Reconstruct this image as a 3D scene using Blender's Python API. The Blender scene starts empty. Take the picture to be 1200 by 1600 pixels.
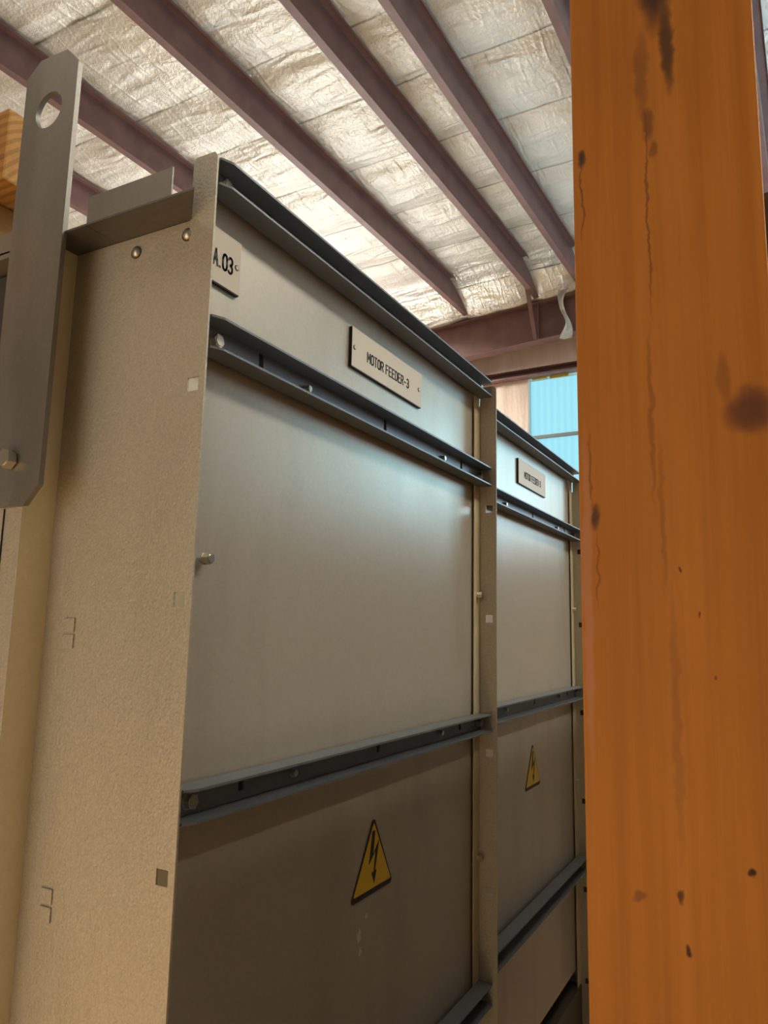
import bpy, bmesh, math, random
from mathutils import Vector, Matrix, noise

random.seed(7)
SC = bpy.context.scene
COL = SC.collection
EYE = 1.5                       # eye height above the floor
YAW = math.radians(1.8)         # the hall is turned a little against the cabinet row

# ------------------------------------------------------------------ helpers
def tag(o, label, cat, group=None, kind=None):
    o['label'] = label
    o['category'] = cat
    if group: o['group'] = group
    if kind: o['kind'] = kind
    return o

class MB:
    """collects shapes (coordinates: x along the cabinet fronts, y into the cabinets, z above eye height)"""
    def __init__(self):
        self.bm = bmesh.new()
    def box(self, x0, x1, y0, y1, z0, z1, bev=0.0):
        t = bmesh.new()
        bmesh.ops.create_cube(t, size=1)
        for v in t.verts:
            v.co = Vector(((x0 + x1) / 2 + v.co.x * (x1 - x0), (y0 + y1) / 2 + v.co.y * (y1 - y0), (z0 + z1) / 2 + v.co.z * (z1 - z0)))
        if bev: bmesh.ops.bevel(t, geom=t.edges[:], offset=bev, segments=2, affect='EDGES', profile=.6)
        self.add(t)
        return self
    def add(self, t, mat=None):
        me = bpy.data.meshes.new('tmp')
        if mat: t.transform(mat)
        t.to_mesh(me); t.free()
        self.bm.from_mesh(me)
        bpy.data.meshes.remove(me)
    def prism(self, pts, axis, a, b):
        """polygon extruded along an axis. pts are the two other coordinates in x,y,z order"""
        t = bmesh.new()
        def mk(p, s):
            c = list(p); c.insert(axis, s); return t.verts.new(c)
        A = [mk(p, a) for p in pts]; Bv = [mk(p, b) for p in pts]
        n = len(pts)
        t.faces.new(A); t.faces.new(Bv[::-1])
        for i in range(n):
            t.faces.new((A[i], A[(i + 1) % n], Bv[(i + 1) % n], Bv[i])[::-1])
        bmesh.ops.recalc_face_normals(t, faces=t.faces[:])
        self.add(t)
        return self
    def cyl(self, c, r, h, axis, seg=24, r2=None, rot=0.0):
        t = bmesh.new()
        bmesh.ops.create_cone(t, cap_ends=True, segments=seg, radius1=r, radius2=r if r2 is None else r2, depth=h)
        m = Matrix.Rotation(rot, 4, 'Z')
        if axis == 0: m = Matrix.Rotation(math.pi / 2, 4, 'Y') @ m
        if axis == 1: m = Matrix.Rotation(math.pi / 2, 4, 'X') @ m
        self.add(t, Matrix.Translation(c) @ m)
        return self
    def dome(self, c, r, squash, axis):
        t = bmesh.new()
        bmesh.ops.create_uvsphere(t, u_segments=20, v_segments=12, radius=r)
        s = [1, 1, 1]; s[axis] = squash
        self.add(t, Matrix.Translation(c) @ Matrix.Diagonal((*s, 1)))
        return self
    def build(self, name, mat, parent=None, smooth=False, loc=None, building=False):
        me = bpy.data.meshes.new(name)
        o = bpy.data.objects.new(name, me); COL.objects.link(o)
        if building: self.bm.transform(Matrix.Rotation(-YAW, 4, 'Z'))
        self.bm.transform(Matrix.Translation((0, 0, EYE)))
        if parent is not None:
            w = Vector(parent['_w'])
            o.parent = parent; o['_w'] = parent['_w']
        else:
            if loc is None:
                xs = [v.co.x for v in self.bm.verts]; ys = [v.co.y for v in self.bm.verts]; zs = [v.co.z for v in self.bm.verts]
                w = Vector(((min(xs) + max(xs)) / 2, (min(ys) + max(ys)) / 2, min(zs)))
            else: w = Vector(loc) + Vector((0, 0, EYE))
            o.location = w; o['_w'] = tuple(w)
        self.bm.transform(Matrix.Translation(-w))
        self.bm.to_mesh(me); self.bm.free()
        if smooth:
            for p in me.polygons: p.use_smooth = True
        me.materials.append(mat)
        return o

def empty(name, loc):
    o = bpy.data.objects.new(name, None); COL.objects.link(o)
    w = Vector(loc) + Vector((0, 0, EYE)); o.location = w; o['_w'] = tuple(w); o.empty_display_size = .1
    return o

# ------------------------------------------------------------------ materials
def new_mat(name):
    m = bpy.data.materials.new(name); m.use_nodes = True
    nt = m.node_tree; b = nt.nodes['Principled BSDF']
    return m, nt, b
def nd(nt, t, **k):
    n = nt.nodes.new(t)
    for a, v in k.items():
        if a.startswith('i_'):
            n.inputs[a[2:].replace('_', ' ')].default_value = v
        else: setattr(n, a, v)
    return n
def ramp(nt, stops):
    r = nt.nodes.new('ShaderNodeValToRGB'); e = r.color_ramp.elements
    while len(e) < len(stops): e.new(.5)
    for x, (p, c) in zip(e, stops): x.position = p; x.color = (*c, 1)
    return r
def plain(name, col, rough=.5, metal=0.0):
    m, nt, b = new_mat(name)
    b.inputs['Base Color'].default_value = (*col, 1); b.inputs['Roughness'].default_value = rough; b.inputs['Metallic'].default_value = metal
    return m

def steel(name, c0, c1, rough=.42, metal=.8, spangle=260, bump=.05, smudge=.1, peel=0.0):
    m, nt, b = new_mat(name); L = nt.links.new
    tc = nd(nt, 'ShaderNodeTexCoord')
    v = nd(nt, 'ShaderNodeTexVoronoi', i_Scale=spangle); L(tc.outputs['Object'], v.inputs['Vector'])
    n = nd(nt, 'ShaderNodeTexNoise', i_Scale=3.2, i_Detail=5.0, i_Roughness=.6); L(tc.outputs['Object'], n.inputs['Vector'])
    r = ramp(nt, [(0.0, c0), (1.0, c1)])
    mx = nd(nt, 'ShaderNodeMath', operation='MULTIPLY_ADD'); mx.inputs[1].default_value = .35; mx.inputs[2].default_value = .33
    sep = nd(nt, 'ShaderNodeSeparateColor'); L(v.outputs['Color'], sep.inputs[0]); L(sep.outputs[0], mx.inputs[0])
    L(mx.outputs[0], r.inputs[0])
    # soft vertical smears of handling dirt
    mp = nd(nt, 'ShaderNodeMapping'); mp.inputs['Scale'].default_value = (9, 9, 2.2); L(tc.outputs['Object'], mp.inputs[0])
    n2 = nd(nt, 'ShaderNodeTexNoise', i_Scale=1.0, i_Detail=4.0); L(mp.outputs[0], n2.inputs['Vector'])
    r2 = ramp(nt, [(.30, (1 - smudge * 1.6, 1 - smudge * 1.7, 1 - smudge * 1.9)), (.48, (1, 1, 1))]); L(n2.outputs[0], r2.inputs[0])
    mm = nd(nt, 'ShaderNodeMix', data_type='RGBA', blend_type='MULTIPLY'); mm.inputs[0].default_value = 1
    L(r.outputs[0], mm.inputs[6]); L(r2.outputs[0], mm.inputs[7]); L(mm.outputs[2], b.inputs['Base Color'])
    rr = nd(nt, 'ShaderNodeMapRange'); rr.inputs['To Min'].default_value = rough - .07; rr.inputs['To Max'].default_value = rough + .09
    L(n.outputs[0], rr.inputs[0]); L(rr.outputs[0], b.inputs['Roughness'])
    b.inputs['Metallic'].default_value = metal
    nb = nd(nt, 'ShaderNodeTexNoise', i_Scale=420.0 if not peel else 300.0, i_Detail=2.0); L(tc.outputs['Object'], nb.inputs['Vector'])
    bp = nd(nt, 'ShaderNodeBump'); bp.inputs['Strength'].default_value = bump + peel; bp.inputs['Distance'].default_value = .001
    L(nb.outputs[0], bp.inputs['Height']); L(bp.outputs[0], b.inputs['Normal'])
    return m

PANEL = steel('galvanised_panel', (.455, .415, .335), (.53, .49, .405), rough=.38, metal=.38, smudge=.08)
SIDE = steel('textured_side_sheet', (.38, .345, .27), (.60, .55, .43), rough=.55, metal=.4, spangle=520, peel=.9, smudge=.05)
FRAME = steel('zinc_frame', (.66, .575, .36), (.76, .67, .45), rough=.45, metal=.25, smudge=.08)
RAIL = steel('zinc_rail', (.155, .178, .195), (.205, .23, .25), rough=.42, metal=.2, smudge=.05)
MILL = steel('bare_steel_plate', (.225, .215, .19), (.285, .27, .24), rough=.45, metal=.6, smudge=.15)
SHADEST = steel('shaded_flange', (.12, .115, .112), (.165, .158, .152), rough=.45, metal=.6, smudge=.1)  # underside shade of the top flange put into a darker steel colour
PLINTH = plain('dark_plinth', (.075, .06, .042), .6)
BOLT = plain('zinc_bolt', (.62, .60, .50), .32, .9)
WASHER = plain('dark_washer', (.10, .10, .09), .5, .6)
PLATEF = plain('nameplate_laminate', (.66, .58, .44), .55)
BLACK = plain('black_core', (.012, .012, .014), .5)
INK = plain('engraved_black', (.02, .02, .022), .6)
YELLOW = plain('warning_yellow', (.80, .52, .01), .45)
GLUE = plain('label_residue', (.72, .66, .54), .6)
SHADEIN = plain('painted_shade', (.05, .05, .045), .7)  # dark colour standing in for shade in gaps, holes and the frame interior
RED = None

def paint(name, c0, c1, rough=.5):
    m, nt, b = new_mat(name); L = nt.links.new
    tc = nd(nt, 'ShaderNodeTexCoord'); n = nd(nt, 'ShaderNodeTexNoise', i_Scale=5.0, i_Detail=6.0); L(tc.outputs['Object'], n.inputs['Vector'])
    r = ramp(nt, [(.35, c0), (.65, c1)]); L(n.outputs[0], r.inputs[0]); L(r.outputs[0], b.inputs['Base Color'])
    b.inputs['Roughness'].default_value = rough
    return m
RED = paint('red_oxide_primer', (.175, .098, .092), (.225, .128, .118), .5)

def foil_mat():
    m, nt, b = new_mat('foil_insulation'); L = nt.links.new
    tc = nd(nt, 'ShaderNodeTexCoord')
    at = nd(nt, 'ShaderNodeAttribute', attribute_name='seam')
    n = nd(nt, 'ShaderNodeTexNoise', i_Scale=2.0, i_Detail=6.0); L(tc.outputs['Object'], n.inputs['Vector'])
    r = ramp(nt, [(.3, (.70, .70, .655)), (.7, (.84, .84, .79))]); L(n.outputs[0], r.inputs[0])
    mx = nd(nt, 'ShaderNodeMix', data_type='RGBA'); L(at.outputs['Fac'], mx.inputs[0]); L(r.outputs[0], mx.inputs[6]); mx.inputs[7].default_value = (.12, .12, .07, 1)
    L(mx.outputs[2], b.inputs['Base Color'])
    at2 = nd(nt, 'ShaderNodeAttribute', attribute_name='end_sheen')
    me2 = nd(nt, 'ShaderNodeMapRange'); me2.inputs['To Min'].default_value = .22; me2.inputs['To Max'].default_value = .4; L(at2.outputs['Fac'], me2.inputs[0]); L(me2.outputs[0], b.inputs['Metallic'])  # sheen raised at the far end to imitate shade on the foil
    ro2 = nd(nt, 'ShaderNodeMapRange'); ro2.inputs['To Min'].default_value = .42; ro2.inputs['To Max'].default_value = .25; L(at2.outputs['Fac'], ro2.inputs[0]); L(ro2.outputs[0], b.inputs['Roughness'])
    mp = nd(nt, 'ShaderNodeMapping'); mp.inputs['Scale'].default_value = (9, 2.2, 4); L(tc.outputs['Object'], mp.inputs[0])
    n1 = nd(nt, 'ShaderNodeTexNoise', noise_type='RIDGED_MULTIFRACTAL', i_Scale=1.0, i_Detail=4.0, i_Roughness=.5, i_Distortion=.6); L(mp.outputs[0], n1.inputs['Vector'])
    n2 = nd(nt, 'ShaderNodeTexNoise', i_Scale=34.0, i_Detail=3.0, i_Distortion=.6); L(tc.outputs['Object'], n2.inputs['Vector'])
    mp3 = nd(nt, 'ShaderNodeMapping'); mp3.inputs['Scale'].default_value = (3, 16, 4); mp3.inputs['Rotation'].default_value = (0, 0, .25); L(tc.outputs['Object'], mp3.inputs[0])
    n3 = nd(nt, 'ShaderNodeTexNoise', noise_type='RIDGED_MULTIFRACTAL', i_Scale=1.0, i_Detail=3.0, i_Distortion=.5); L(mp3.outputs[0], n3.inputs['Vector'])
    ad = nd(nt, 'ShaderNodeMath', operation='MULTIPLY_ADD'); L(n2.outputs[0], ad.inputs[0]); ad.inputs[1].default_value = .35; L(n1.outputs[0], ad.inputs[2])
    ad2 = nd(nt, 'ShaderNodeMath', operation='MULTIPLY_ADD'); L(n3.outputs[0], ad2.inputs[0]); ad2.inputs[1].default_value = .5; L(ad.outputs[0], ad2.inputs[2]); ad = ad2
    bp = nd(nt, 'ShaderNodeBump'); bp.inputs['Strength'].default_value = .9; bp.inputs['Distance'].default_value = .025
    L(ad.outputs[0], bp.inputs['Height']); L(bp.outputs[0], b.inputs['Normal'])
    return m
FOIL = foil_mat()

def wall_fabric():
    m, nt, b = new_mat('wall_insulation_facing'); L = nt.links.new
    tc = nd(nt, 'ShaderNodeTexCoord')
    mp = nd(nt, 'ShaderNodeMapping'); mp.inputs['Scale'].default_value = (3, 6, 1.2); L(tc.outputs['Object'], mp.inputs[0])
    n = nd(nt, 'ShaderNodeTexNoise', i_Scale=1.0, i_Detail=5.0); L(mp.outputs[0], n.inputs['Vector'])
    r = ramp(nt, [(.3, (.74, .60, .52)), (.7, (.86, .74, .66))]); L(n.outputs[0], r.inputs[0]); L(r.outputs[0], b.inputs['Base Color'])
    b.inputs['Roughness'].default_value = .6
    bp = nd(nt, 'ShaderNodeBump'); bp.inputs['Strength'].default_value = .6; bp.inputs['Distance'].default_value = .08
    L(n.outputs[0], bp.inputs['Height']); L(bp.outputs[0], b.inputs['Normal'])
    return m
WALL = wall_fabric()

def concrete():
    m, nt, b = new_mat('concrete_floor'); L = nt.links.new
    tc = nd(nt, 'ShaderNodeTexCoord'); n = nd(nt, 'ShaderNodeTexNoise', i_Scale=2.0, i_Detail=8.0); L(tc.outputs['Object'], n.inputs['Vector'])
    r = ramp(nt, [(.3, (.30, .21, .11)), (.7, (.39, .275, .15))]); L(n.outputs[0], r.inputs[0]); L(r.outputs[0], b.inputs['Base Color'])
    b.inputs['Roughness'].default_value = .6
    return m
FLOOR = concrete()

def wood(name, c0, c1, c2, axis=2, marks=(), ring=False):
    """softwood; grain runs along the given axis. marks: (y, z, ry, rz, strength) dark knots, checks and nail holes on the face"""
    m, nt, b = new_mat(name); L = nt.links.new
    tc = nd(nt, 'ShaderNodeTexCoord')
    sc = [22.0, 22.0, 22.0]; sc[axis] = 1.1
    mp = nd(nt, 'ShaderNodeMapping'); mp.inputs['Scale'].default_value = sc; L(tc.outputs['Object'], mp.inputs[0])
    n = nd(nt, 'ShaderNodeTexNoise', i_Scale=1.0, i_Detail=5.0, i_Roughness=.55, i_Distortion=.9); L(mp.outputs[0], n.inputs['Vector'])
    r = ramp(nt, [(.30, c0), (.52, c1), (.75, c2)]); L(n.outputs[0], r.inputs[0])
    col = r.outputs[0]
    sc2 = [95.0, 95.0, 95.0]; sc2[axis] = 2.2
    mpf = nd(nt, 'ShaderNodeMapping'); mpf.inputs['Scale'].default_value = sc2; L(tc.outputs['Object'], mpf.inputs[0])
    nf = nd(nt, 'ShaderNodeTexNoise', i_Scale=1.0, i_Detail=4.0, i_Roughness=.65, i_Distortion=.5); L(mpf.outputs[0], nf.inputs['Vector'])
    rf = ramp(nt, [(.30, (.78, .74, .68)), (.62, (1.06, 1.06, 1.06))]); L(nf.outputs[0], rf.inputs[0])
    muf = nd(nt, 'ShaderNodeMix', data_type='RGBA', blend_type='MULTIPLY'); muf.inputs[0].default_value = .5; L(col, muf.inputs[6]); L(rf.outputs[0], muf.inputs[7]); col = muf.outputs[2]
    n3 = nd(nt, 'ShaderNodeTexNoise', i_Scale=2.6, i_Detail=3.0); L(tc.outputs['Object'], n3.inputs['Vector'])
    r3 = ramp(nt, [(.3, (.86, .84, .80)), (.65, (1.05, 1.05, 1.05))]); L(n3.outputs[0], r3.inputs[0])
    mu = nd(nt, 'ShaderNodeMix', data_type='RGBA', blend_type='MULTIPLY'); mu.inputs[0].default_value = 1; L(col, mu.inputs[6]); L(r3.outputs[0], mu.inputs[7]); col = mu.outputs[2]
    if ring:
        w = nd(nt, 'ShaderNodeTexWave', wave_type='RINGS', rings_direction='Y', i_Scale=30.0, i_Distortion=1.2, i_Detail=2.0)
        mp2 = nd(nt, 'ShaderNodeMapping'); mp2.inputs['Location'].default_value = (-.07, 0, .06); L(tc.outputs['Object'], mp2.inputs[0]); L(mp2.outputs[0], w.inputs['Vector'])
        rw = ramp(nt, [(.25, (.55, .5, .42)), (.6, (1.1, 1.1, 1.1))]); L(w.outputs[0], rw.inputs[0])
        mu2 = nd(nt, 'ShaderNodeMix', data_type='RGBA', blend_type='MULTIPLY'); mu2.inputs[0].default_value = .5; L(col, mu2.inputs[6]); L(rw.outputs[0], mu2.inputs[7]); col = mu2.outputs[2]
    if marks:
        nz = nd(nt, 'ShaderNodeTexNoise', i_Scale=55.0, i_Detail=3.0); L(tc.outputs['Object'], nz.inputs['Vector'])
        su = nd(nt, 'ShaderNodeVectorMath', operation='MULTIPLY_ADD'); L(nz.outputs['Color'], su.inputs[0]); su.inputs[1].default_value = (.010, .010, .016); L(tc.outputs['Object'], su.inputs[2])
        sx = nd(nt, 'ShaderNodeSeparateXYZ'); L(su.outputs[0], sx.inputs[0])
        for (my, mz, ry, rz, st, mc) in marks:
            a = nd(nt, 'ShaderNodeMath', operation='SUBTRACT'); L(sx.outputs[1], a.inputs[0]); a.inputs[1].default_value = my + .005
            a2 = nd(nt, 'ShaderNodeMath', operation='DIVIDE'); L(a.outputs[0], a2.inputs[0]); a2.inputs[1].default_value = ry
            c = nd(nt, 'ShaderNodeMath', operation='SUBTRACT'); L(sx.outputs[2], c.inputs[0]); c.inputs[1].default_value = mz + .008
            c2 = nd(nt, 'ShaderNodeMath', operation='DIVIDE'); L(c.outputs[0], c2.inputs[0]); c2.inputs[1].default_value = rz
            p1 = nd(nt, 'ShaderNodeMath', operation='MULTIPLY'); L(a2.outputs[0], p1.inputs[0]); L(a2.outputs[0], p1.inputs[1])
            p2 = nd(nt, 'ShaderNodeMath', operation='MULTIPLY_ADD'); L(c2.outputs[0], p2.inputs[0]); L(c2.outputs[0], p2.inputs[1]); L(p1.outputs[0], p2.inputs[2])
            mr = nd(nt, 'ShaderNodeMapRange', interpolation_type='SMOOTHSTEP'); mr.inputs['From Min'].default_value = .05; mr.inputs['From Max'].default_value = 1.6
            mr.inputs['To Min'].default_value = st; mr.inputs['To Max'].default_value = 0; L(p2.outputs[0], mr.inputs[0])
            mi = nd(nt, 'ShaderNodeMix', data_type='RGBA'); L(mr.outputs[0], mi.inputs[0]); L(col, mi.inputs[6]); mi.inputs[7].default_value = (*mc, 1); col = mi.outputs[2]
    L(col, b.inputs['Base Color'])
    b.inputs['Roughness'].default_value = .6; b.inputs['Specular IOR Level'].default_value = .18
    bp = nd(nt, 'ShaderNodeBump'); bp.inputs['Strength'].default_value = .15; bp.inputs['Distance'].default_value = .002
    L(n.outputs[0], bp.inputs['Height']); L(bp.outputs[0], b.inputs['Normal'])
    return m

# ------------------------------------------------------------------ lettering (single stroke engraved characters, box 0..1 wide, 0..1 high)
def arc(cx, cy, rx, ry, a0, a1, n=10):
    return [(cx + rx * math.cos(math.radians(a0 + (a1 - a0) * i / n)), cy + ry * math.sin(math.radians(a0 + (a1 - a0) * i / n))) for i in range(n + 1)]
GL = {
 'M': [[(0, 0), (0, 1), (.5, .35), (1, 1), (1, 0)]],
 'O': [arc(.5, .72, .5, .28, 0, 180) + arc(.5, .28, .5, .28, 180, 360) + [(1, .72)]],
 'T': [[(0, 1), (1, 1)], [(.5, 1), (.5, 0)]],
 'R': [[(0, 0), (0, 1), (.6, 1)] + arc(.6, .75, .38, .25, 90, -90) + [(0, .5)], [(.5, .5), (1, 0)]],
 'F': [[(0, 0), (0, 1), (.95, 1)], [(0, .52), (.75, .52)]],
 'E': [[(.95, 0), (0, 0), (0, 1), (.95, 1)], [(0, .52), (.75, .52)]],
 'D': [[(0, 0), (0, 1), (.5, 1)] + arc(.5, .5, .5, .5, 90, -90) + [(0, 0)]],
 '-': [[(.1, .45), (.9, .45)]],
 '3': [arc(.45, .76, .45, .24, 150, -90) + arc(.45, .26, .5, .26, 90, -150)],
 'A': [[(0, 0), (.5, 1), (1, 0)], [(.2, .35), (.8, .35)]],
 '.': [[(.35, .02), (.5, .02)]],
 '0': [arc(.5, .68, .5, .32, 0, 180) + arc(.5, .32, .5, .32, 180, 360) + [(1, .68)]],
}
def lettering(text, x0, x1, z0, z1, y, stroke, parent, depth=.0006):
    """strokes laid on the plate; the text spans x0..x1"""
    mb = MB()
    adv = {c: 1.0 for c in GL}; adv['.'] = .45; adv['M'] = 1.1; adv['-'] = .9
    gap = .42
    tot = sum((adv[c] if c != ' ' else .35) + gap for c in text) - gap
    u = (x1 - x0) / tot; h = z1 - z0; x = x0
    for c in text:
        if c == ' ':
            x += (.35 + gap) * u; continue
        for st in GL[c]:
            P = [(x + p[0] * adv[c] * u, z0 + p[1] * h) for p in st]
            for (ax, az), (bx, bz) in zip(P[:-1], P[1:]):
                dx, dz = bx - ax, bz - az; l = math.hypot(dx, dz)
                if l < 1e-7: continue
                e = stroke * .35
                ux, uz = dx / l, dz / l; nx, nz = -uz * stroke / 2, ux * stroke / 2
                ax2, az2, bx2, bz2 = ax - ux * e, az - uz * e, bx + ux * e, bz + uz * e
                mb.prism([(ax2 + nx, az2 + nz), (bx2 + nx, bz2 + nz), (bx2 - nx, bz2 - nz), (ax2 - nx, az2 - nz)], 1, y - depth, y)
        x += (adv[c] + gap) * u
    return mb.build('lettering', INK, parent)

def hexbolt(mb, c, axis, sgn, af, h, washer=True):
    """hex head (af across flats) standing on a surface point c, along sgn*axis"""
    d = Vector((0, 0, 0)); d[axis] = sgn
    c = Vector(c)
    if washer: mb.cyl(c + d * .0008, af * .62, .0016, axis, 28)
    mb.cyl(c + d * (.0016 + h / 2), af / math.sqrt(3), h, axis, 6, rot=.35)
    mb.cyl(c + d * (.0016 + h + .0004), af * .42, .0012, axis, 20)

# ------------------------------------------------------------------ cabinets
def rail(root, ox, oy, zt, zb, x0=.563, x1=1.385, slots=(.672, .98, 1.283), screws=(.766, 1.194), ends=(.589, 1.3695)):
    """C channel open to the front: web at the back, two flanges with clipped corners, slots, screws and end bolts"""
    yf, yw, yb, t, ch = oy + .507, oy + .5325, oy + .5350, .0026, .014
    mb = MB()
    a, b = ox + x0, ox + x1
    for z in (zt - t, zb):
        mb.prism([(a, yb), (a, yf + ch * .45), (a + ch, yf), (b - ch * .4, yf), (b, yf + ch * .2), (b, yb)], 2, z, z + t)
    # web with open slots
    z0, z1 = zb + t, zt - t; h = z1 - z0
    cur = a; w = .0045
    for s in slots:
        mb.box(cur, ox + s - w, yw, yb, z0, z1)
        mb.box(ox + s - w, ox + s + w, yw, yb, z0, z0 + h * .33)
        cur = ox + s + w
    mb.box(cur, b, yw, yb, z0, z1)
    r = mb.build('rail', RAIL, root)
    zc = (zt + zb) / 2
    for s in slots:
        MB().box(ox + s - w, ox + s + w, yb - .0004, yb + .0016, z0 + h * .33, z1).build('slot', BLACK, r)  # black backing paints the shade inside the slot
    for e in ends:
        q = MB(); hexbolt(q, (ox + e, yw, zc), 1, -1, .0135, .007); q.build('bolt', BOLT, r)
    for s in screws:
        q = MB(); hexbolt(q, (ox + s, yw, zc), 1, -1, .008, .0045); q.build('screw', BOLT, r)
    return r

def plate_holes(mb, x0, x1, y0, y1, z0, z1, yc, zs, s=.0072):
    cur = z0
    for z in sorted(zs):
        mb.box(x0, x1, y0, y1, cur, z - s)
        mb.box(x0, x1, y0, yc - s, z - s, z + s); mb.box(x0, x1, yc + s, y1, z - s, z + s)
        cur = z + s
    mb.box(x0, x1, y0, y1, cur, z1)

FL = -EYE
HOLES = (-1.17, -.94, -.705, -.47, -.227, .0234, .238)
def nameplate(root, x0, x1, z0, z1, ys, text=None, tx=None, screws=True):
    core = MB().box(x0, x1, ys - .0046, ys, z0, z1).build('nameplate', BLACK, root)
    MB().box(x0 + .0003, x1 - .0002, ys - .0052, ys - .0046, z0 + .0012, z1).build('face', PLATEF, core)
    if text: lettering(text, tx[0], tx[1], tx[2], tx[3], ys - .0052, tx[4], core)
    if screws is not None:
        for sx in screws:
            mb = MB().cyl((sx, ys - .0054, (z0 + z1) / 2), .0034, .0008, 1, 24); s = mb.build('rivet', INK, core)
            MB().cyl((sx, ys - .0060, (z0 + z1) / 2), .0024, .0006, 1, 24).build('rivet_head', PLATEF, core)
    core['label'] = 'beige engraved nameplate with black edges'
    return core

def tri(mb, pts, y0, y1, rad):
    P = []
    n = len(pts)
    for i in range(n):
        p = Vector(pts[i]); a = (Vector(pts[i - 1]) - p).normalized(); b = (Vector(pts[(i + 1) % n]) - p).normalized()
        ang = a.angle(b) / 2; d = rad / math.tan(ang); c = p + (a + b).normalized() * rad / math.sin(ang)
        s, e = p + a * d, p + b * d
        a0 = math.atan2((s - c).y, (s - c).x); a1 = math.atan2((e - c).y, (e - c).x)
        dd = (a1 - a0 + math.pi) % (2 * math.pi) - math.pi
        for k in range(7): P.append((c.x + rad * math.cos(a0 + dd * k / 6), c.y + rad * math.sin(a0 + dd * k / 6)))
    mb.prism(P, 1, y0, y1)

def warning(root, ox, ys, zb, k=1.0):
    xc = ox + .984
    mb = MB(); tri(mb, [(xc - .0608 * k, zb), (xc + .0608 * k, zb), (xc, zb + .1035 * k)], ys - .0010, ys, .005)
    st = mb.build('warning_sticker', INK, root)
    mb = MB(); tri(mb, [(xc - .0535 * k, zb + .0075 * k), (xc + .0535 * k, zb + .0075 * k), (xc, zb + .0950 * k)], ys - .0014, ys - .0010, .0018)
    mb.build('yellow_field', YELLOW, st)
    g = [(-.0045, .0840), (.0035, .0840), (-.0015, .0520), (.0155, .0690), (.0050, .0300), (.0095, .0300), (.0030, .0130), (-.0050, .0285), (.0010, .0290), (.0055, .0560), (-.0130, .0410)]
    MB().prism([(xc + a * k, zb + b * k) for a, b in g], 1, ys - .0018, ys - .0014).build('lightning_arrow', INK, st)
    st['label'] = 'yellow high voltage warning triangle'
    return st

def cabinet(ox, oy, label, rails, plates, tri_z, first):
    root = empty('switchgear_cabinet', (ox + .966, oy + .98, FL))
    tag(root, label, 'cabinet', None)
    ZT = .489 if first else .452
    for side, x in (('near', ox + .5445), ('far', ox + 1.387)):
        mb = MB()
        t = .0007
        plate_holes(mb, x - .0016, x + t, oy + .500, oy + .5325, FL + .02, ZT - .006, oy + .5150, [h for h in HOLES])
        mb.prism([(oy + .5045, ZT), (oy + .529, ZT), (oy + .5325, ZT - .006), (oy + .500, ZT - .006)], 0, x - .0016, x + t)
        mb.box(x, x + t, oy + .5332, oy + .706 if first else oy + 1.42, FL + .02, .4195)
        nm = mb.build('side_panel' , SIDE, root)
        # inner return flange behind the rails
        mb = MB()
        if side == 'near': mb.box(x + t, x + .030, oy + .5350, oy + .5362, FL + .02, .415)
        else: mb.box(x - .0305, x, oy + .5350, oy + .5362, FL + .02, rails[0][0])
        mb.build('return_flange', FRAME, root)
        if side == 'near' and first:
            for (py, pz) in ((.6100, .4012), (.5365, .4040)):
                d = MB().cyl((x - .0006, py, pz), .0072, .0012, 0, 24).build('rivet', WASHER, nm)
                MB().dome((x - .0010, py - .0006, pz - .0006), .0056, .75, 0).build('rivet_head', BOLT, nm)
            for z in (-.0113, -.2775):
                for dz in (.0085, -.0085):
                    q = MB().box(x - .0019, x + .0004, .6585, .6750, z + dz - .0072, z + dz + .0072, .0009).build('knockout', SIDE, nm)
    if not first: MB().box(ox + 1.3890, ox + 1.3990, oy + .502, oy + .531, FL + .02, ZT - .03).build('hole_shade', SHADEIN, root)  # dark strip painted as the unlit space behind the holes
    # front panels between the rails
    yp = oy + .5400
    edges = [(rails[0][0] - .004, rails[1][0] - .002), (rails[1][0] - .002, rails[2][0] - .002), (rails[2][0] - .002, rails[3][0] - .002), (rails[3][0] - .002, -.905)]
    pans = []
    for k, (za, zb) in enumerate(edges):
        pans.append(MB().box(ox + (.5465 if k else .5575), ox + 1.3860, yp, yp + .0018, zb, za).build('front_panel', PANEL, root))
    for (zt, zb) in rails:
        rail(root, ox, oy, zt, zb)
    # studs holding the panels
    for z in (.068, -.414):
        for x in (ox + .5965, ox + 1.3745):
            q = MB(); hexbolt(q, (x, oy + .5350, z), 1, -1, .0105, .008); q.build('panel_bolt', BOLT, root)
    # plinth and body
    MB().box(ox + .5465, ox + 1.386, oy + .600, oy + .604, -.950, -.900).build('gap_shade', SHADEIN, root)  # dark sheet standing in for the shadow in the gap
    MB().box(ox + .5465, ox + 1.386, oy + .532, oy + .585, FL, -.950).build('plinth', PLINTH, root)
    MB().box(ox + (.505 if first else .5465), ox + 1.386, oy + .545, oy + 1.42, .4205, .4225).build('roof_sheet', MILL, root)
    MB().box(ox + .5465, ox + 1.386, oy + 1.418, oy + 1.420, FL, .42).build('back_panel', FRAME, root)
    for p in plates: nameplate(root, *p)
    warning(root, ox, yp, tri_z)
    return root, pans

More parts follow.
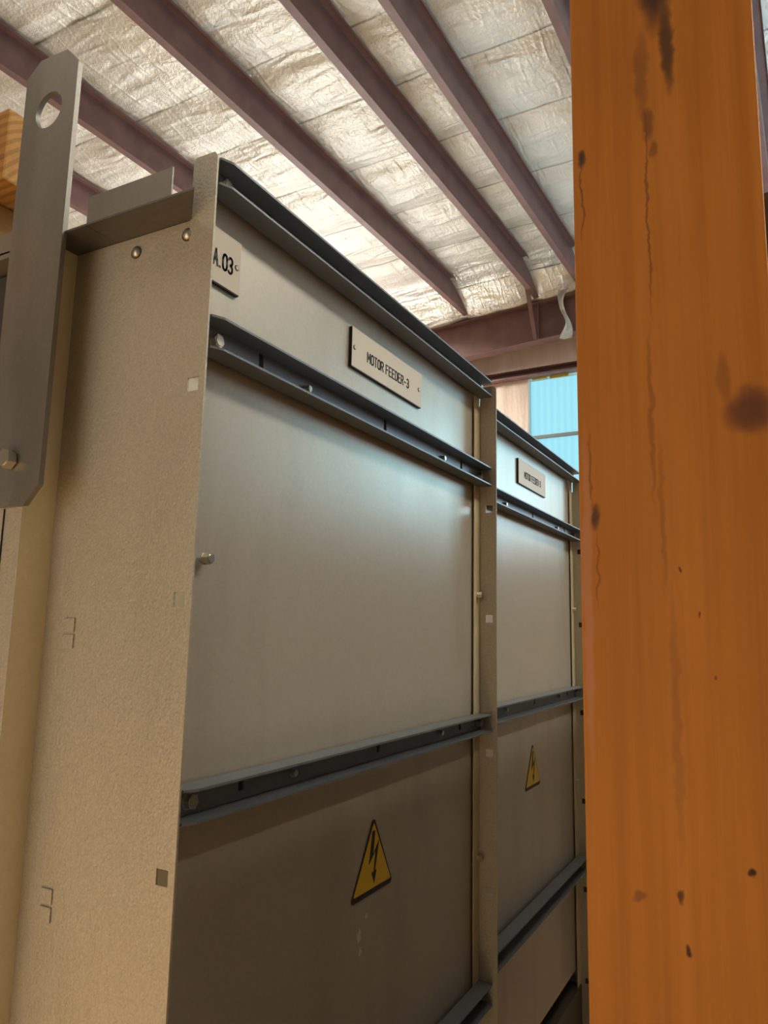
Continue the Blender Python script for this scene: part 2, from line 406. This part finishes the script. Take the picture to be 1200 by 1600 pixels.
R1 = [(.4975, .4660), (.3195, .2830), (-.1545, -.1870), (-.6240, -.6600)]
R2 = [(.4755, .4480), (.3020, .2690), (-.1520, -.1860), (-.6160, -.6520)]
cab1, pans1 = cabinet(0, 0, 'larger nearer galvanised switchgear cabinet with the fully readable MOTOR FEEDER-3 nameplate and a lifting plate', R1,
    [(.8795, 1.1110, .3705, .4305, .540, 'MOTOR FEEDER-3', (.9245, 1.0620, .3912, .4055, .0019), (.8868, 1.1000)),
     (.5520, .6290, .3700, .4340, .540, 'A.03', (.5835, .6150, .3905, .4085, .0024), (.6225,))], -.3670, True)
cab2, pans2 = cabinet(.845, .030, 'farther galvanised switchgear cabinet half hidden behind the timber post, with a small blurred nameplate', R2,
    [(1.7230, 1.9500, .3560, .4180, .570, 'MOTOR FEEDER-3', (1.7680, 1.9050, .3765, .3920, .0021), ())], -.3690, False)

# torn label residue under the first warning sticker
mb = MB()
for (cx, cz, w, h, s) in ((.950, -.4120, .006, .011, 1), (.9545, -.4330, .004, .007, 2), (.9700, -.3920, .004, .004, 3)):
    random.seed(s)
    mb.prism([(cx + w * math.cos(a) * random.uniform(.4, 1.1), cz + h * math.sin(a) * random.uniform(.5, 1.1)) for a in [i * math.pi / 6 for i in range(12)]], 1, .5396, .5401)
mb.build('label_residue', GLUE, cab1)

# main frame behind the first cabinet: corner post, top bar, sheet painted dark as interior shade, covers
MB().prism([(.505, .706), (.5445, .706), (.5445, .709), (.508, .709)][:4], 2, FL, .4195).build('post_return', FRAME, cab1)
MB().box(.505, .508, .7065, .756, FL, .4195, .0008).build('frame_post', SIDE, cab1)
MB().box(.5035, .5052, .734, .735, -.9, .118).build('post_seam', INK, cab1)
MB().box(.505, .508, .7565, 1.42, .4145, .4465).build('frame_bar', MILL, cab1)
MB().box(.505, .5445, 1.38, 1.42, FL, .4145).build('frame_post', FRAME, cab1)
MB().box(.535, .537, .709, 1.38, FL, .4145).build('interior_shade', SHADEIN, cab1)  # dark sheet added in place of the unlit inside of the frame
MB().prism([(.5025, .6425), (.5025, .4905), (.5438, .5318), (.5465, .5345), (.5465, .6425)], 2, .4200, .4222).build('top_flange', SHADEST, cab1)
MB().box(.5025, .5465, .6430, .712, .4200, .4222).build('top_flange', SHADEST, cab1)
MB().box(.5025, .5043, .521, .6425, .4222, .4525).build('upstand', MILL, cab1)
MB().box(.5035, .5060, .690, .6945, .4222, .4700).build('upstand', RAIL, cab1)

# lifting plate with eye hole, bolted to the corner post
def lifting_plate():
    t = bmesh.new()
    out = [(.6750, .627), (.6960, .6495), (.7420, .6515), (.7640, .6350), (.7640, .1410), (.7420, .1195), (.6975, .1190), (.6765, .1405)]
    ci = [(.7195 + .0222 * math.cos(a), .5805 + .0222 * math.sin(a)) for a in [i * 2 * math.pi / 48 for i in range(48)]]
    es = []
    for loop in (out, ci):
        vs = [t.verts.new((.4990, y, z)) for y, z in loop]
        es += [t.edges.new((vs[i], vs[(i + 1) % len(vs)])) for i in range(len(vs))]
    bmesh.ops.triangle_fill(t, edges=es, use_beauty=True)
    # drop faces filling the eye
    bad = [f for f in t.faces if (f.calc_center_median() - Vector((.4990, .7195, .5805))).length < .0215 and all((v.co - Vector((.4990, .7195, .5805))).length < .0225 for v in f.verts)]
    bmesh.ops.delete(t, geom=bad, context='FACES')
    g = bmesh.ops.extrude_face_region(t, geom=t.faces[:])
    bmesh.ops.translate(t, verts=[v for v in g['geom'] if isinstance(v, bmesh.types.BMVert)], vec=(.006, 0, 0))
    bmesh.ops.recalc_face_normals(t, faces=t.faces[:])
    mb = MB(); mb.add(t)
    p = mb.build('lifting_plate', MILL, cab1); p['label'] = 'grey steel lifting plate with a round eye hole'
    q = MB(); hexbolt(q, (.4990, .7225, .1690), 0, -1, .0185, .0095, washer=False); q.build('bolt', BOLT, p)
lifting_plate()

# ------------------------------------------------------------------ timber
W0, W1, W2 = (.40, .145, .020), (.475, .182, .030), (.53, .21, .040)
DK = (.075, .035, .022)
MARKS = [(.0745, .560, .0150, .055, .95, (.035, .025, .022)), (.0660, .485, .0055, .040, .85, (.05, .03, .022)),
         (.0870, .470, .006, .040, .45, DK), (.0835, .420, .005, .016, .6, DK), (.0800, .395, .0035, .008, .5, DK),
         (.1389, .4038, .0042, .0090, .9, (.04, .03, .03)), (.1391, .365, .0010, .035, .6, DK), (.0850, .340, .0011, .090, .55, DK),
         (.0185, .1660, .0170, .0185, .80, (.085, .032, .028)), (.036, .195, .0045, .020, .35, DK),
         (.1338, .0904, .0038, .0095, .85, (.06, .035, .03)), (.1365, .130, .0010, .030, .45, DK), (.1325, .050, .0009, .030, .4, DK),
         (.0348, -.1601, .0022, .0026, .95, (.02, .01, .01)), (.0795, -.1823, .0022, .0042, .8, (.03, .015, .01)),
         (.0754, -.2179, .0024, .0036, .9, (.02, .01, .01)), (.0717, .0484, .0013, .0022, .8, (.05, .02, .015)),
         (.0885, .170, .0022, .070, .32, DK), (.083, .090, .0022, .06, .25, DK), (.078, -.06, .0035, .10, .25, DK), (.1079, -.1872, .006, .003, .5, DK), (.1405, .030, .0042, .13, .55, (.52, .25, .15)), (.060, .012, .0012, .002, .7, DK), (.052, -.03, .0012, .002, .7, DK)]
ROOT = (.645, .074, FL)
MARKL = [(my - ROOT[1], mz - ROOT[2], a, b, c, d) for my, mz, a, b, c, d in MARKS]
POST = wood('post_pine', W0, W1, W2, 2, MARKL)
crate = empty('shipping_crate', ROOT)
tag(crate, 'orange-brown timber crate upright with dark knots filling the right side of the picture', 'crate')
MB().box(.600, .690, .0015, .1465, FL, .95, .0022).build('upright', POST, crate)
PLAINW = wood('crate_pine', W0, W1, W2, 0)  # the crate parts below are unseen, added to shade the aisle
MB().box(.690, 3.60, .0100, .0450, .245, .385, .002).build('unseen_rail', PLAINW, crate)
MB().box(.690, 3.60, .0100, .0450, -1.45, -1.31, .002).build('unseen_rail', PLAINW, crate)
MB().box(3.51, 3.60, .0455, .1465, FL, .95, .002).build('upright', PLAINW, crate)
MB().box(.690, 3.60, -.010, .009, -1.45, .385).build('aisle_blocker', plain('blocker_grey', (.15, .125, .09), .7), crate)  # added light blocker on the aisle, kept dark to cut bounce

TIMB = wood('timber_pine', (.36, .17, .04), (.50, .26, .07), (.60, .34, .11), 1, ring=False)
TIMBE = wood('timber_endgrain', (.42, .21, .055), (.50, .26, .07), (.56, .31, .09), 1, ring=True)
lt = MB().box(.30, 1.30, .917, 1.06, .4470, .5600, .003).build('timber_block', wood('timber_lower', (.36, .18, .045), (.50, .27, .08), (.60, .35, .12), 0))
tag(lt, 'lower pine timber lying lengthwise on the cabinet roof under the end-grain block', 'timber', kind='thing')
ut = MB().box(.541, .630, .860, 1.22, .5605, .6600, .003).build('timber_block', TIMBE)
tag(ut, 'upper pine timber with curved end-grain rings, behind the lifting plate', 'timber', kind='thing')

# ------------------------------------------------------------------ hall (built in the hall's own directions)
Z0, S = 4.6, .0565
PH = .285
def zr(y): return Z0 - S * y                       # underside of the purlins
XW = 9.66
def structure(o, label, cat, group=None):
    return tag(o, label, cat, group, 'structure')
XB, YL, YR = -4.6, 9.2, -6.5
ZC = 5.6

structure(MB().box(XB - .3, XW + .3, YR - .3, YL + .3, FL - .1, FL).build('floor', FLOOR, building=True), 'tan concrete floor of the hall', 'floor')

# foil ceiling: wrinkled sheets sagging between the purlins, joined at seams across them
PUR = [1.408, 1.167, .896, .676, .545, .326, .061]
PY = [r * Z0 for r in PUR]
def axis_lines(a, b, fa, fb, fine, coarse):
    L = [a]
    while L[-1] < b - 1e-6:
        s = fine if fa <= L[-1] < fb else coarse
        nx = L[-1] + s
        if L[-1] < fa < nx: nx = fa
        L.append(min(nx, b))
    return L
SEAMS = [1.55, 2.42, 3.32, 4.37, 5.12, 6.00, 6.92, 7.85, 8.76]
def ceiling():
    xs = sorted(set([x for x in axis_lines(XB, XW, 2.2, XW, .030, .5) if min(abs(x - q) for q in SEAMS) > .020] + [q + d for q in SEAMS for d in (-.016, -.008, 0, .008, .016)])); ys = axis_lines(YR, YL, -.8, 7.2, .034, .5)
    bm = bmesh.new(); lay = bm.verts.layers.float.new('seam'); lay2 = bm.verts.layers.float.new('end_sheen')
    grid = []
    bounds = sorted(PY)
    for x in xs:
        row = []
        for y in ys:
            z = zr(y) + PH + .002
            lo = max([p for p in bounds if p <= y], default=y - .5); hi = min([p for p in bounds if p > y], default=y + .5)
            u = (y - lo) / max(hi - lo, 1e-3)
            env = min(1.0, math.sin(math.pi * min(max(u, 0), 1)) * 1.6)
            si = min(range(len(SEAMS)), key=lambda i: abs(SEAMS[i] - x)); d = abs(SEAMS[si] - x)
            pil = -.040 * env * (1 - math.exp(-(d / .16) ** 2)) + .03
            wr = noise.noise(Vector((x * 5.5, y * 1.4, 3))) * .016 + noise.noise(Vector((x * 13, y * 3.2 + 1.1 * noise.noise(Vector((x * 2, y * 2, 5))), 9))) * .010
            wr += abs(noise.noise(Vector((x * 3.1 + y * 1.8, y * 2.6 - x, 21)))) * -.022
            wr += math.exp(-(d / .10) ** 2) * noise.noise(Vector((x * 30, y * 7, 2))) * .010
            sk = (.065 * (4.05 - y) + .03 * noise.noise(Vector((si * 7.1, y * .9, 0)))) * max(0, min(1, (XW - x) / .6)) * (1 if x > 1 else 0)
            v = bm.verts.new((x + sk, y, z + pil + (wr * (.30 + .35 * env)) + .012 - .34 * max(0, min(1, (x - 8.40) / .80)) ** 1.3 * (x > 8.40)))
            q = max(0, min(1, (x - 8.25 + .25 * noise.noise(Vector((x * 2, y * 1.5, 77)))) / .3)); v[lay2] = q * q * (3 - 2 * q)
            v[lay] = max(0.0, 1 - d / (.016 if si != 2 else .03)) * min(1, .55 + .9 * abs(noise.noise(Vector((si * 3.3, y * 2.2, 40)))))
            row.append(v)
        grid.append(row)
    for i in range(len(xs) - 1):
        for j in range(len(ys) - 1):
            bm.faces.new((grid[i][j], grid[i][j + 1], grid[i + 1][j + 1], grid[i + 1][j]))
    mb = MB(); me = bpy.data.meshes.new('tmp'); bm.to_mesh(me); bm.free(); mb.bm.free(); mb.bm = bmesh.new(); mb.bm.from_mesh(me); bpy.data.meshes.remove(me)
    o = mb.build('ceiling', FOIL, smooth=True, building=True)
    structure(o, 'wrinkled silver foil insulation between the roof purlins', 'ceiling')
ceiling()
# roof deck above the foil keeps the daylight out
t = MB(); t.prism([(YR - .2, zr(YR - .2) + PH + .12), (YL + .2, zr(YL + .2) + PH + .12), (YL + .2, zr(YL + .2) + PH + .2), (YR - .2, zr(YR - .2) + PH + .2)], 0, XB - .2, XW + .2)
structure(t.build('roof_deck', plain('deck', (.3, .3, .3), .7), building=True), 'roof deck sheet above the foil', 'roof')

PLAB = ['red-brown roof purlin farthest left, glimpsed between the lifting plate and the cabinet top', 'red-brown roof purlin passing behind the eye hole of the lifting plate',
        'red-brown roof purlin running from the top left to the beam above the MOTOR FEEDER-3 nameplate', 'red-brown roof purlin ending at the pale slanting brace on the roof beam',
        'narrower-gapped dark roof purlin, second to the left of the timber post', 'short stretch of roof purlin at the top edge touching the left of the timber post', 'dark roof purlin to the right of the timber post']
for i, y in enumerate(PY):
    w = .070; yl = y; yw = y - w
    t = MB(); z = zr(y)
    t.prism([(yl, z + .018), (yl, z), (yw, z), (yw, z + PH - .004), (yw - w, z + PH - .004), (yw - w, z + PH - .022), (yw - w - .004, z + PH - .022), (yw - w - .004, z + PH), (yw + .004, z + PH), (yw + .004, z + .004), (yl - .004, z + .004), (yl - .004, z + .018)][::-1], 0, XB + .02, XW - .16)
    o = t.build('roof_purlin', RED, building=True)
    structure(o, PLAB[i], 'purlin', 'roof purlins under the foil')

# roof beam (rafter) before the end wall
XR = 9.30
def rz(y): return 4.01 - S * y
t = MB()
ya, yb = YR + .05, YL - .05
D = .52
t.prism([(ya, rz(ya)), (yb, rz(yb)), (yb, rz(yb) + .014), (ya, rz(ya) + .014)], 0, XR - .09, XR + .09)
t.prism([(ya, rz(ya) + .014), (yb, rz(yb) + .014), (yb, rz(yb) + D), (ya, rz(ya) + D)], 0, XR - .005, XR + .005)
t.prism([(ya, rz(ya) + D), (yb, rz(yb) + D), (yb, rz(yb) + D + .014), (ya, rz(ya) + D + .014)], 0, XR - .09, XR + .09)
rafter = t.build('roof_beam', RED, building=True)
structure(rafter, 'deep red-brown steel roof beam across the far end of the hall', 'beam')
for y in (3.06, 2.72, 5.0, 1.2):
    q = MB(); q.box(XR - .088, XR - .006, y - .006, y + .006, rz(y) + .016, rz(y) + D - .01); q.build('stiffener', RED, rafter, building=True)
# flange brace from purlin end down to the beam's lower flange
t = MB(); yp2 = PY[3] - .03
t.prism([(XR - .42, zr(yp2) + .03), (XR - .38, zr(yp2) + .03), (XR - .05, rz(yp2) + .016), (XR - .09, rz(yp2) + .016)], 1, yp2 - .004, yp2 + .045)
structure(t.build('roof_brace', RED, building=True), 'pale slanting brace between purlin end and roof beam', 'brace')
# loose facing strip hanging from the purlin by the post
t = MB(); random.seed(3)
P = []
ysn = PY[5] + .02
for k in range(25):
    u = k / 24
    P.append((ysn + 1.28 + .03 * math.sin(u * 9) , 4.95 - u * 1.15))
# ------------------------------------------------------------------ walls with openings
def wall_with(name, axis, pos, a0, a1, z1, holes, label, thick=.12, mat=None):
    """wall at a constant axis position, openings = (a0,a1,z0,z1)"""
    t = MB()
    cuts = sorted(set([a0, a1] + [h[0] for h in holes] + [h[1] for h in holes]))
    for p, q in zip(cuts[:-1], cuts[1:]):
        m = (p + q) / 2; hs = sorted([h for h in holes if h[0] <= m <= h[1]], key=lambda h: h[2])
        z = FL
        for h in hs + [None]:
            zt = z1 if h is None else h[2]
            if zt - z > 1e-4:
                if axis == 0: t.box(pos, pos + thick, p, q, z, zt)
                else: t.box(p, q, pos, pos + thick, z, zt)
            if h: z = h[3]
    return structure(t.build(name, mat or WALL, building=True), label, 'wall')
WIN1 = (1.45, 3.36, .9, 3.47)
WIN2 = (-4.6, -1.2, .2, 3.47)
DOORE = (4.6, 8.6, FL, 2.3)
wall_with('wall_end', 0, XW, YR, YL, ZC, [WIN1, WIN2, DOORE], 'end wall faced with pinkish insulation, with bright window panels')
SIDING = paint('dark_siding', (.20, .15, .12), (.27, .21, .17), .6)
wall_with('wall_left', 1, YL, XB, XW, ZC, [], 'far left wall of the hall', mat=SIDING)
wall_with('wall_right', 1, YR - .12, XB, XW, ZC, [], 'right wall of the hall', mat=SIDING)
DOORB = (-.25, 3.2, FL, 1.75)
wall_with('wall_back', 0, XB - .12, YR, YL, ZC, [DOORB], 'wall behind the viewer with the open bay door', mat=SIDING)

# translucent window panels
def pane_mat():
    m, nt, b = new_mat('translucent_panel'); L = nt.links.new
    out = nt.nodes['Material Output']
    tc = nd(nt, 'ShaderNodeTexCoord')
    mp = nd(nt, 'ShaderNodeMapping'); mp.inputs['Scale'].default_value = (0, 3.4, 0); L(tc.outputs['Object'], mp.inputs[0])
    w = nd(nt, 'ShaderNodeTexWave', bands_direction='Y', i_Scale=1.0); L(mp.outputs[0], w.inputs['Vector'])
    r = ramp(nt, [(0, (.70, .95, 1.0)), (1, (.73, .97, 1.0))]); L(w.outputs[0], r.inputs[0])
    tr = nd(nt, 'ShaderNodeBsdfTransparent'); L(r.outputs[0], tr.inputs[0])
    b.inputs['Base Color'].default_value = (.5, .6, .62, 1); b.inputs['Roughness'].default_value = .3
    mx = nd(nt, 'ShaderNodeMixShader'); mx.inputs[0].default_value = .93
    L(b.outputs[0], mx.inputs[1]); L(tr.outputs[0], mx.inputs[2]); L(mx.outputs[0], out.inputs[0])
    return m
PANE = pane_mat()
DARKFR = plain('window_bar', (.22, .25, .25), .5, .3)
YF = plain('foam_seal', (.60, .48, .10), .8)
for i, (y0, y1, z0, z1) in enumerate((WIN1, WIN2)):
    root = empty('window_%d' % (i + 1), (Matrix.Rotation(-YAW, 3, 'Z') @ Vector((XW + .06, (y0 + y1) / 2, z0))))
    structure(root, ('bright blue translucent window panel beside the timber post', 'long translucent window panel in the end wall right of the timber post')[i], 'window')
    MB().box(XW + .075, XW + .080, y0, y1, z0, z1).build('pane', PANE, root, building=True)
    q = MB()
    zz = 2.64
    while zz > z0 + .2:
        q.box(XW + .030, XW + .074, y0, y1, zz - .022, zz + .022); zz -= 1.2
    q.build('glazing_bar', DARKFR, root, building=True)
    q = MB(); random.seed(5); y = y0
    while y < y1 - .05:
        l = random.uniform(.08, .35); e = min(y + l, y1); q.box(XW - .012, XW + .02, y, e, z1 - random.uniform(.012, .035), z1 + .01); y = e + random.uniform(.02, .25)
    q.build('foam_seal', YF, root, building=True)
t = MB().prism([(XW - .125, 3.585), (XW - .005, 3.585), (XW - .005, 3.475), (XW - .125, 3.475), (XW - .125, 3.50), (XW - .12, 3.50), (XW - .12, 3.48), (XW - .012, 3.48), (XW - .012, 3.58), (XW - .125, 3.58)][::-1], 1, YR + .05, YL - .05)
structure(t.build('wall_girt', RED, building=True), 'dark steel girt above the bright window panel', 'girt')

# glowing skylight sheets in the roof, unseen; most added to brighten fronts, rails, wall
def skylight(n, x0, x1, y0, y1, strength, col, label):
    m = bpy.data.materials.new('glowing_sheet'); m.use_nodes = True
    b = m.node_tree.nodes['Principled BSDF']
    b.inputs['Base Color'].default_value = (.7, .75, .75, 1); b.inputs['Roughness'].default_value = .4
    b.inputs['Emission Color'].default_value = (*col, 1); b.inputs['Emission Strength'].default_value = strength
    t = MB(); e = -.060
    t.prism([(y0, zr(y0) + PH + e), (y1, zr(y1) + PH + e), (y1, zr(y1) + PH + e + .004), (y0, zr(y0) + PH + e + .004)], 0, x0, x1)
    structure(t.build('window_%d' % n, m, building=True), label, 'skylight')
skylight(3, -3.6, -.4, 3.16, 4.02, 5.0, (1.0, .93, .82), 'skylight sheet in the roof behind the viewer')
skylight(4, .6, 6.6, -4.6, -3.4, 19.0, (1.0, .93, .81), 'added unseen light sheet in the roof on the right side of the hall')  # added to brighten the upper cabinet fronts
skylight(5, .8, 5.6, -1.15, -.45, 2.0, (1.0, .95, .84), 'added light sheet in the roof above the aisle, hidden by the post')  # added to light the rail tops from overhead
skylight(6, 6.4, 8.2, 5.45, 6.30, 80.0, (1.0, .93, .82), 'added unseen light sheet in the roof near the end wall')  # added to brighten the end wall

# hanging torn foil facing at the purlin by the post
def strip():
    bm = bmesh.new(); pr = None
    n = 40
    y0 = 2.66
    for k in range(n + 1):
        u = k / n
        x = 9.05 + .10 * math.sin(u * 5.0) * u
        y = y0 + .05 * math.sin(u * 6) - .03 * u
        z = zr(y0) - .04 - u * .72
        w = .10 + .05 * math.sin(u * 7 + 1)
        a = .8 * math.sin(u * 6)
        p = bm.verts.new((x - .5 * w * math.sin(a), y - .5 * w * math.cos(a), z)); q = bm.verts.new((x + .02 * math.sin(u * 20), y + .01, z - .01)); r = bm.verts.new((x + .5 * w * math.sin(a), y + .5 * w * math.cos(a), z))
        if pr: bm.faces.new((pr[0], pr[1], q, p)); bm.faces.new((pr[1], pr[2], r, q))
        pr = (p, q, r)
    bmesh.ops.solidify(bm, geom=bm.faces[:], thickness=.004)
    me = bpy.data.meshes.new('tmp'); bm.to_mesh(me); bm.free()
    mb = MB(); mb.bm.from_mesh(me); bpy.data.meshes.remove(me)
    o = mb.build('foil_strip', FOIL, smooth=True, building=True)
    tag(o, 'torn pale strip of foil insulation hanging from the roof beside the timber post', 'insulation', kind='thing')
strip()

# ------------------------------------------------------------------ light
def area(name, c, sx, sy, nrm, power, col):
    l = bpy.data.lights.new(name, 'AREA'); l.shape = 'RECTANGLE'; l.size = sx; l.size_y = sy; l.energy = power; l.color = col
    o = bpy.data.objects.new(name, l); COL.objects.link(o)
    R = Matrix.Rotation(-YAW, 3, 'Z')
    o.location = R @ Vector(c) + Vector((0, 0, EYE))
    o.rotation_euler = (R @ Vector(nrm)).to_track_quat('-Z', 'Y').to_euler()
    return o
yc = (DOORE[0] + DOORE[1]) / 2
area('daylight_end_door', (XW - .02, yc, (DOORE[2] + DOORE[3]) / 2), 4.0, 3.8, (-1, 0, .25), 290, (1.0, .975, .91))
area('daylight_bay_door', (XB + .02, 1.5, .12), 3.3, 3.2, (1, 0, .7), 8, (1.0, .95, .86))
area('daylight_window', (XW - .02, -2.9, 1.83), 3.4, 3.2, (-1, .1, .7), 285, (.62, .84, 1.0))
sun = bpy.data.lights.new('sun', 'SUN'); sun.energy = 18.5; sun.angle = math.radians(.6); sun.color = (1.0, .74, .44)
so = bpy.data.objects.new('sun', sun); COL.objects.link(so)
so.rotation_euler = Vector((math.cos(math.radians(35.5)), .0, -math.sin(math.radians(35.5)))).to_track_quat('-Z', 'Y').to_euler()

w = bpy.data.worlds.new('sky'); SC.world = w; w.use_nodes = True
bg = w.node_tree.nodes['Background']; bg.inputs[0].default_value = (.72, .92, 1.0, 1); bg.inputs[1].default_value = .98

# ------------------------------------------------------------------ camera
cam = bpy.data.cameras.new('camera'); co = bpy.data.objects.new('camera', cam); COL.objects.link(co)
M = Matrix(((0.47365304, -0.14518616, -0.86866206), (-0.88046193, -0.05457968, -0.4709648), (0.02096627, 0.98789779, -0.15368272)))
# columns are the camera's right, up and back directions
cols = M
R3 = Matrix(((cols[0][0], cols[0][1], cols[0][2]), (cols[1][0], cols[1][1], cols[1][2]), (cols[2][0], cols[2][1], cols[2][2])))
co.matrix_world = Matrix.Translation((0, 0, EYE)) @ R3.to_4x4()
cam.sensor_fit = 'VERTICAL'; cam.sensor_height = 36; cam.lens = 36 * 1172.6 / 1600
cam.clip_start = .02
SC.camera = co
for o in bpy.data.objects:
    if '_w' in o: del o['_w']
SC.view_settings.view_transform = 'Standard'; SC.view_settings.look = 'None'; SC.view_settings.gamma = 1; SC.view_settings.use_curve_mapping = False
SC.view_settings.exposure = 0.08
SC.cycles.use_denoising = True
SC.cycles.max_bounces = 10; SC.cycles.diffuse_bounces = 6
SC.cycles.sample_clamp_indirect = 8
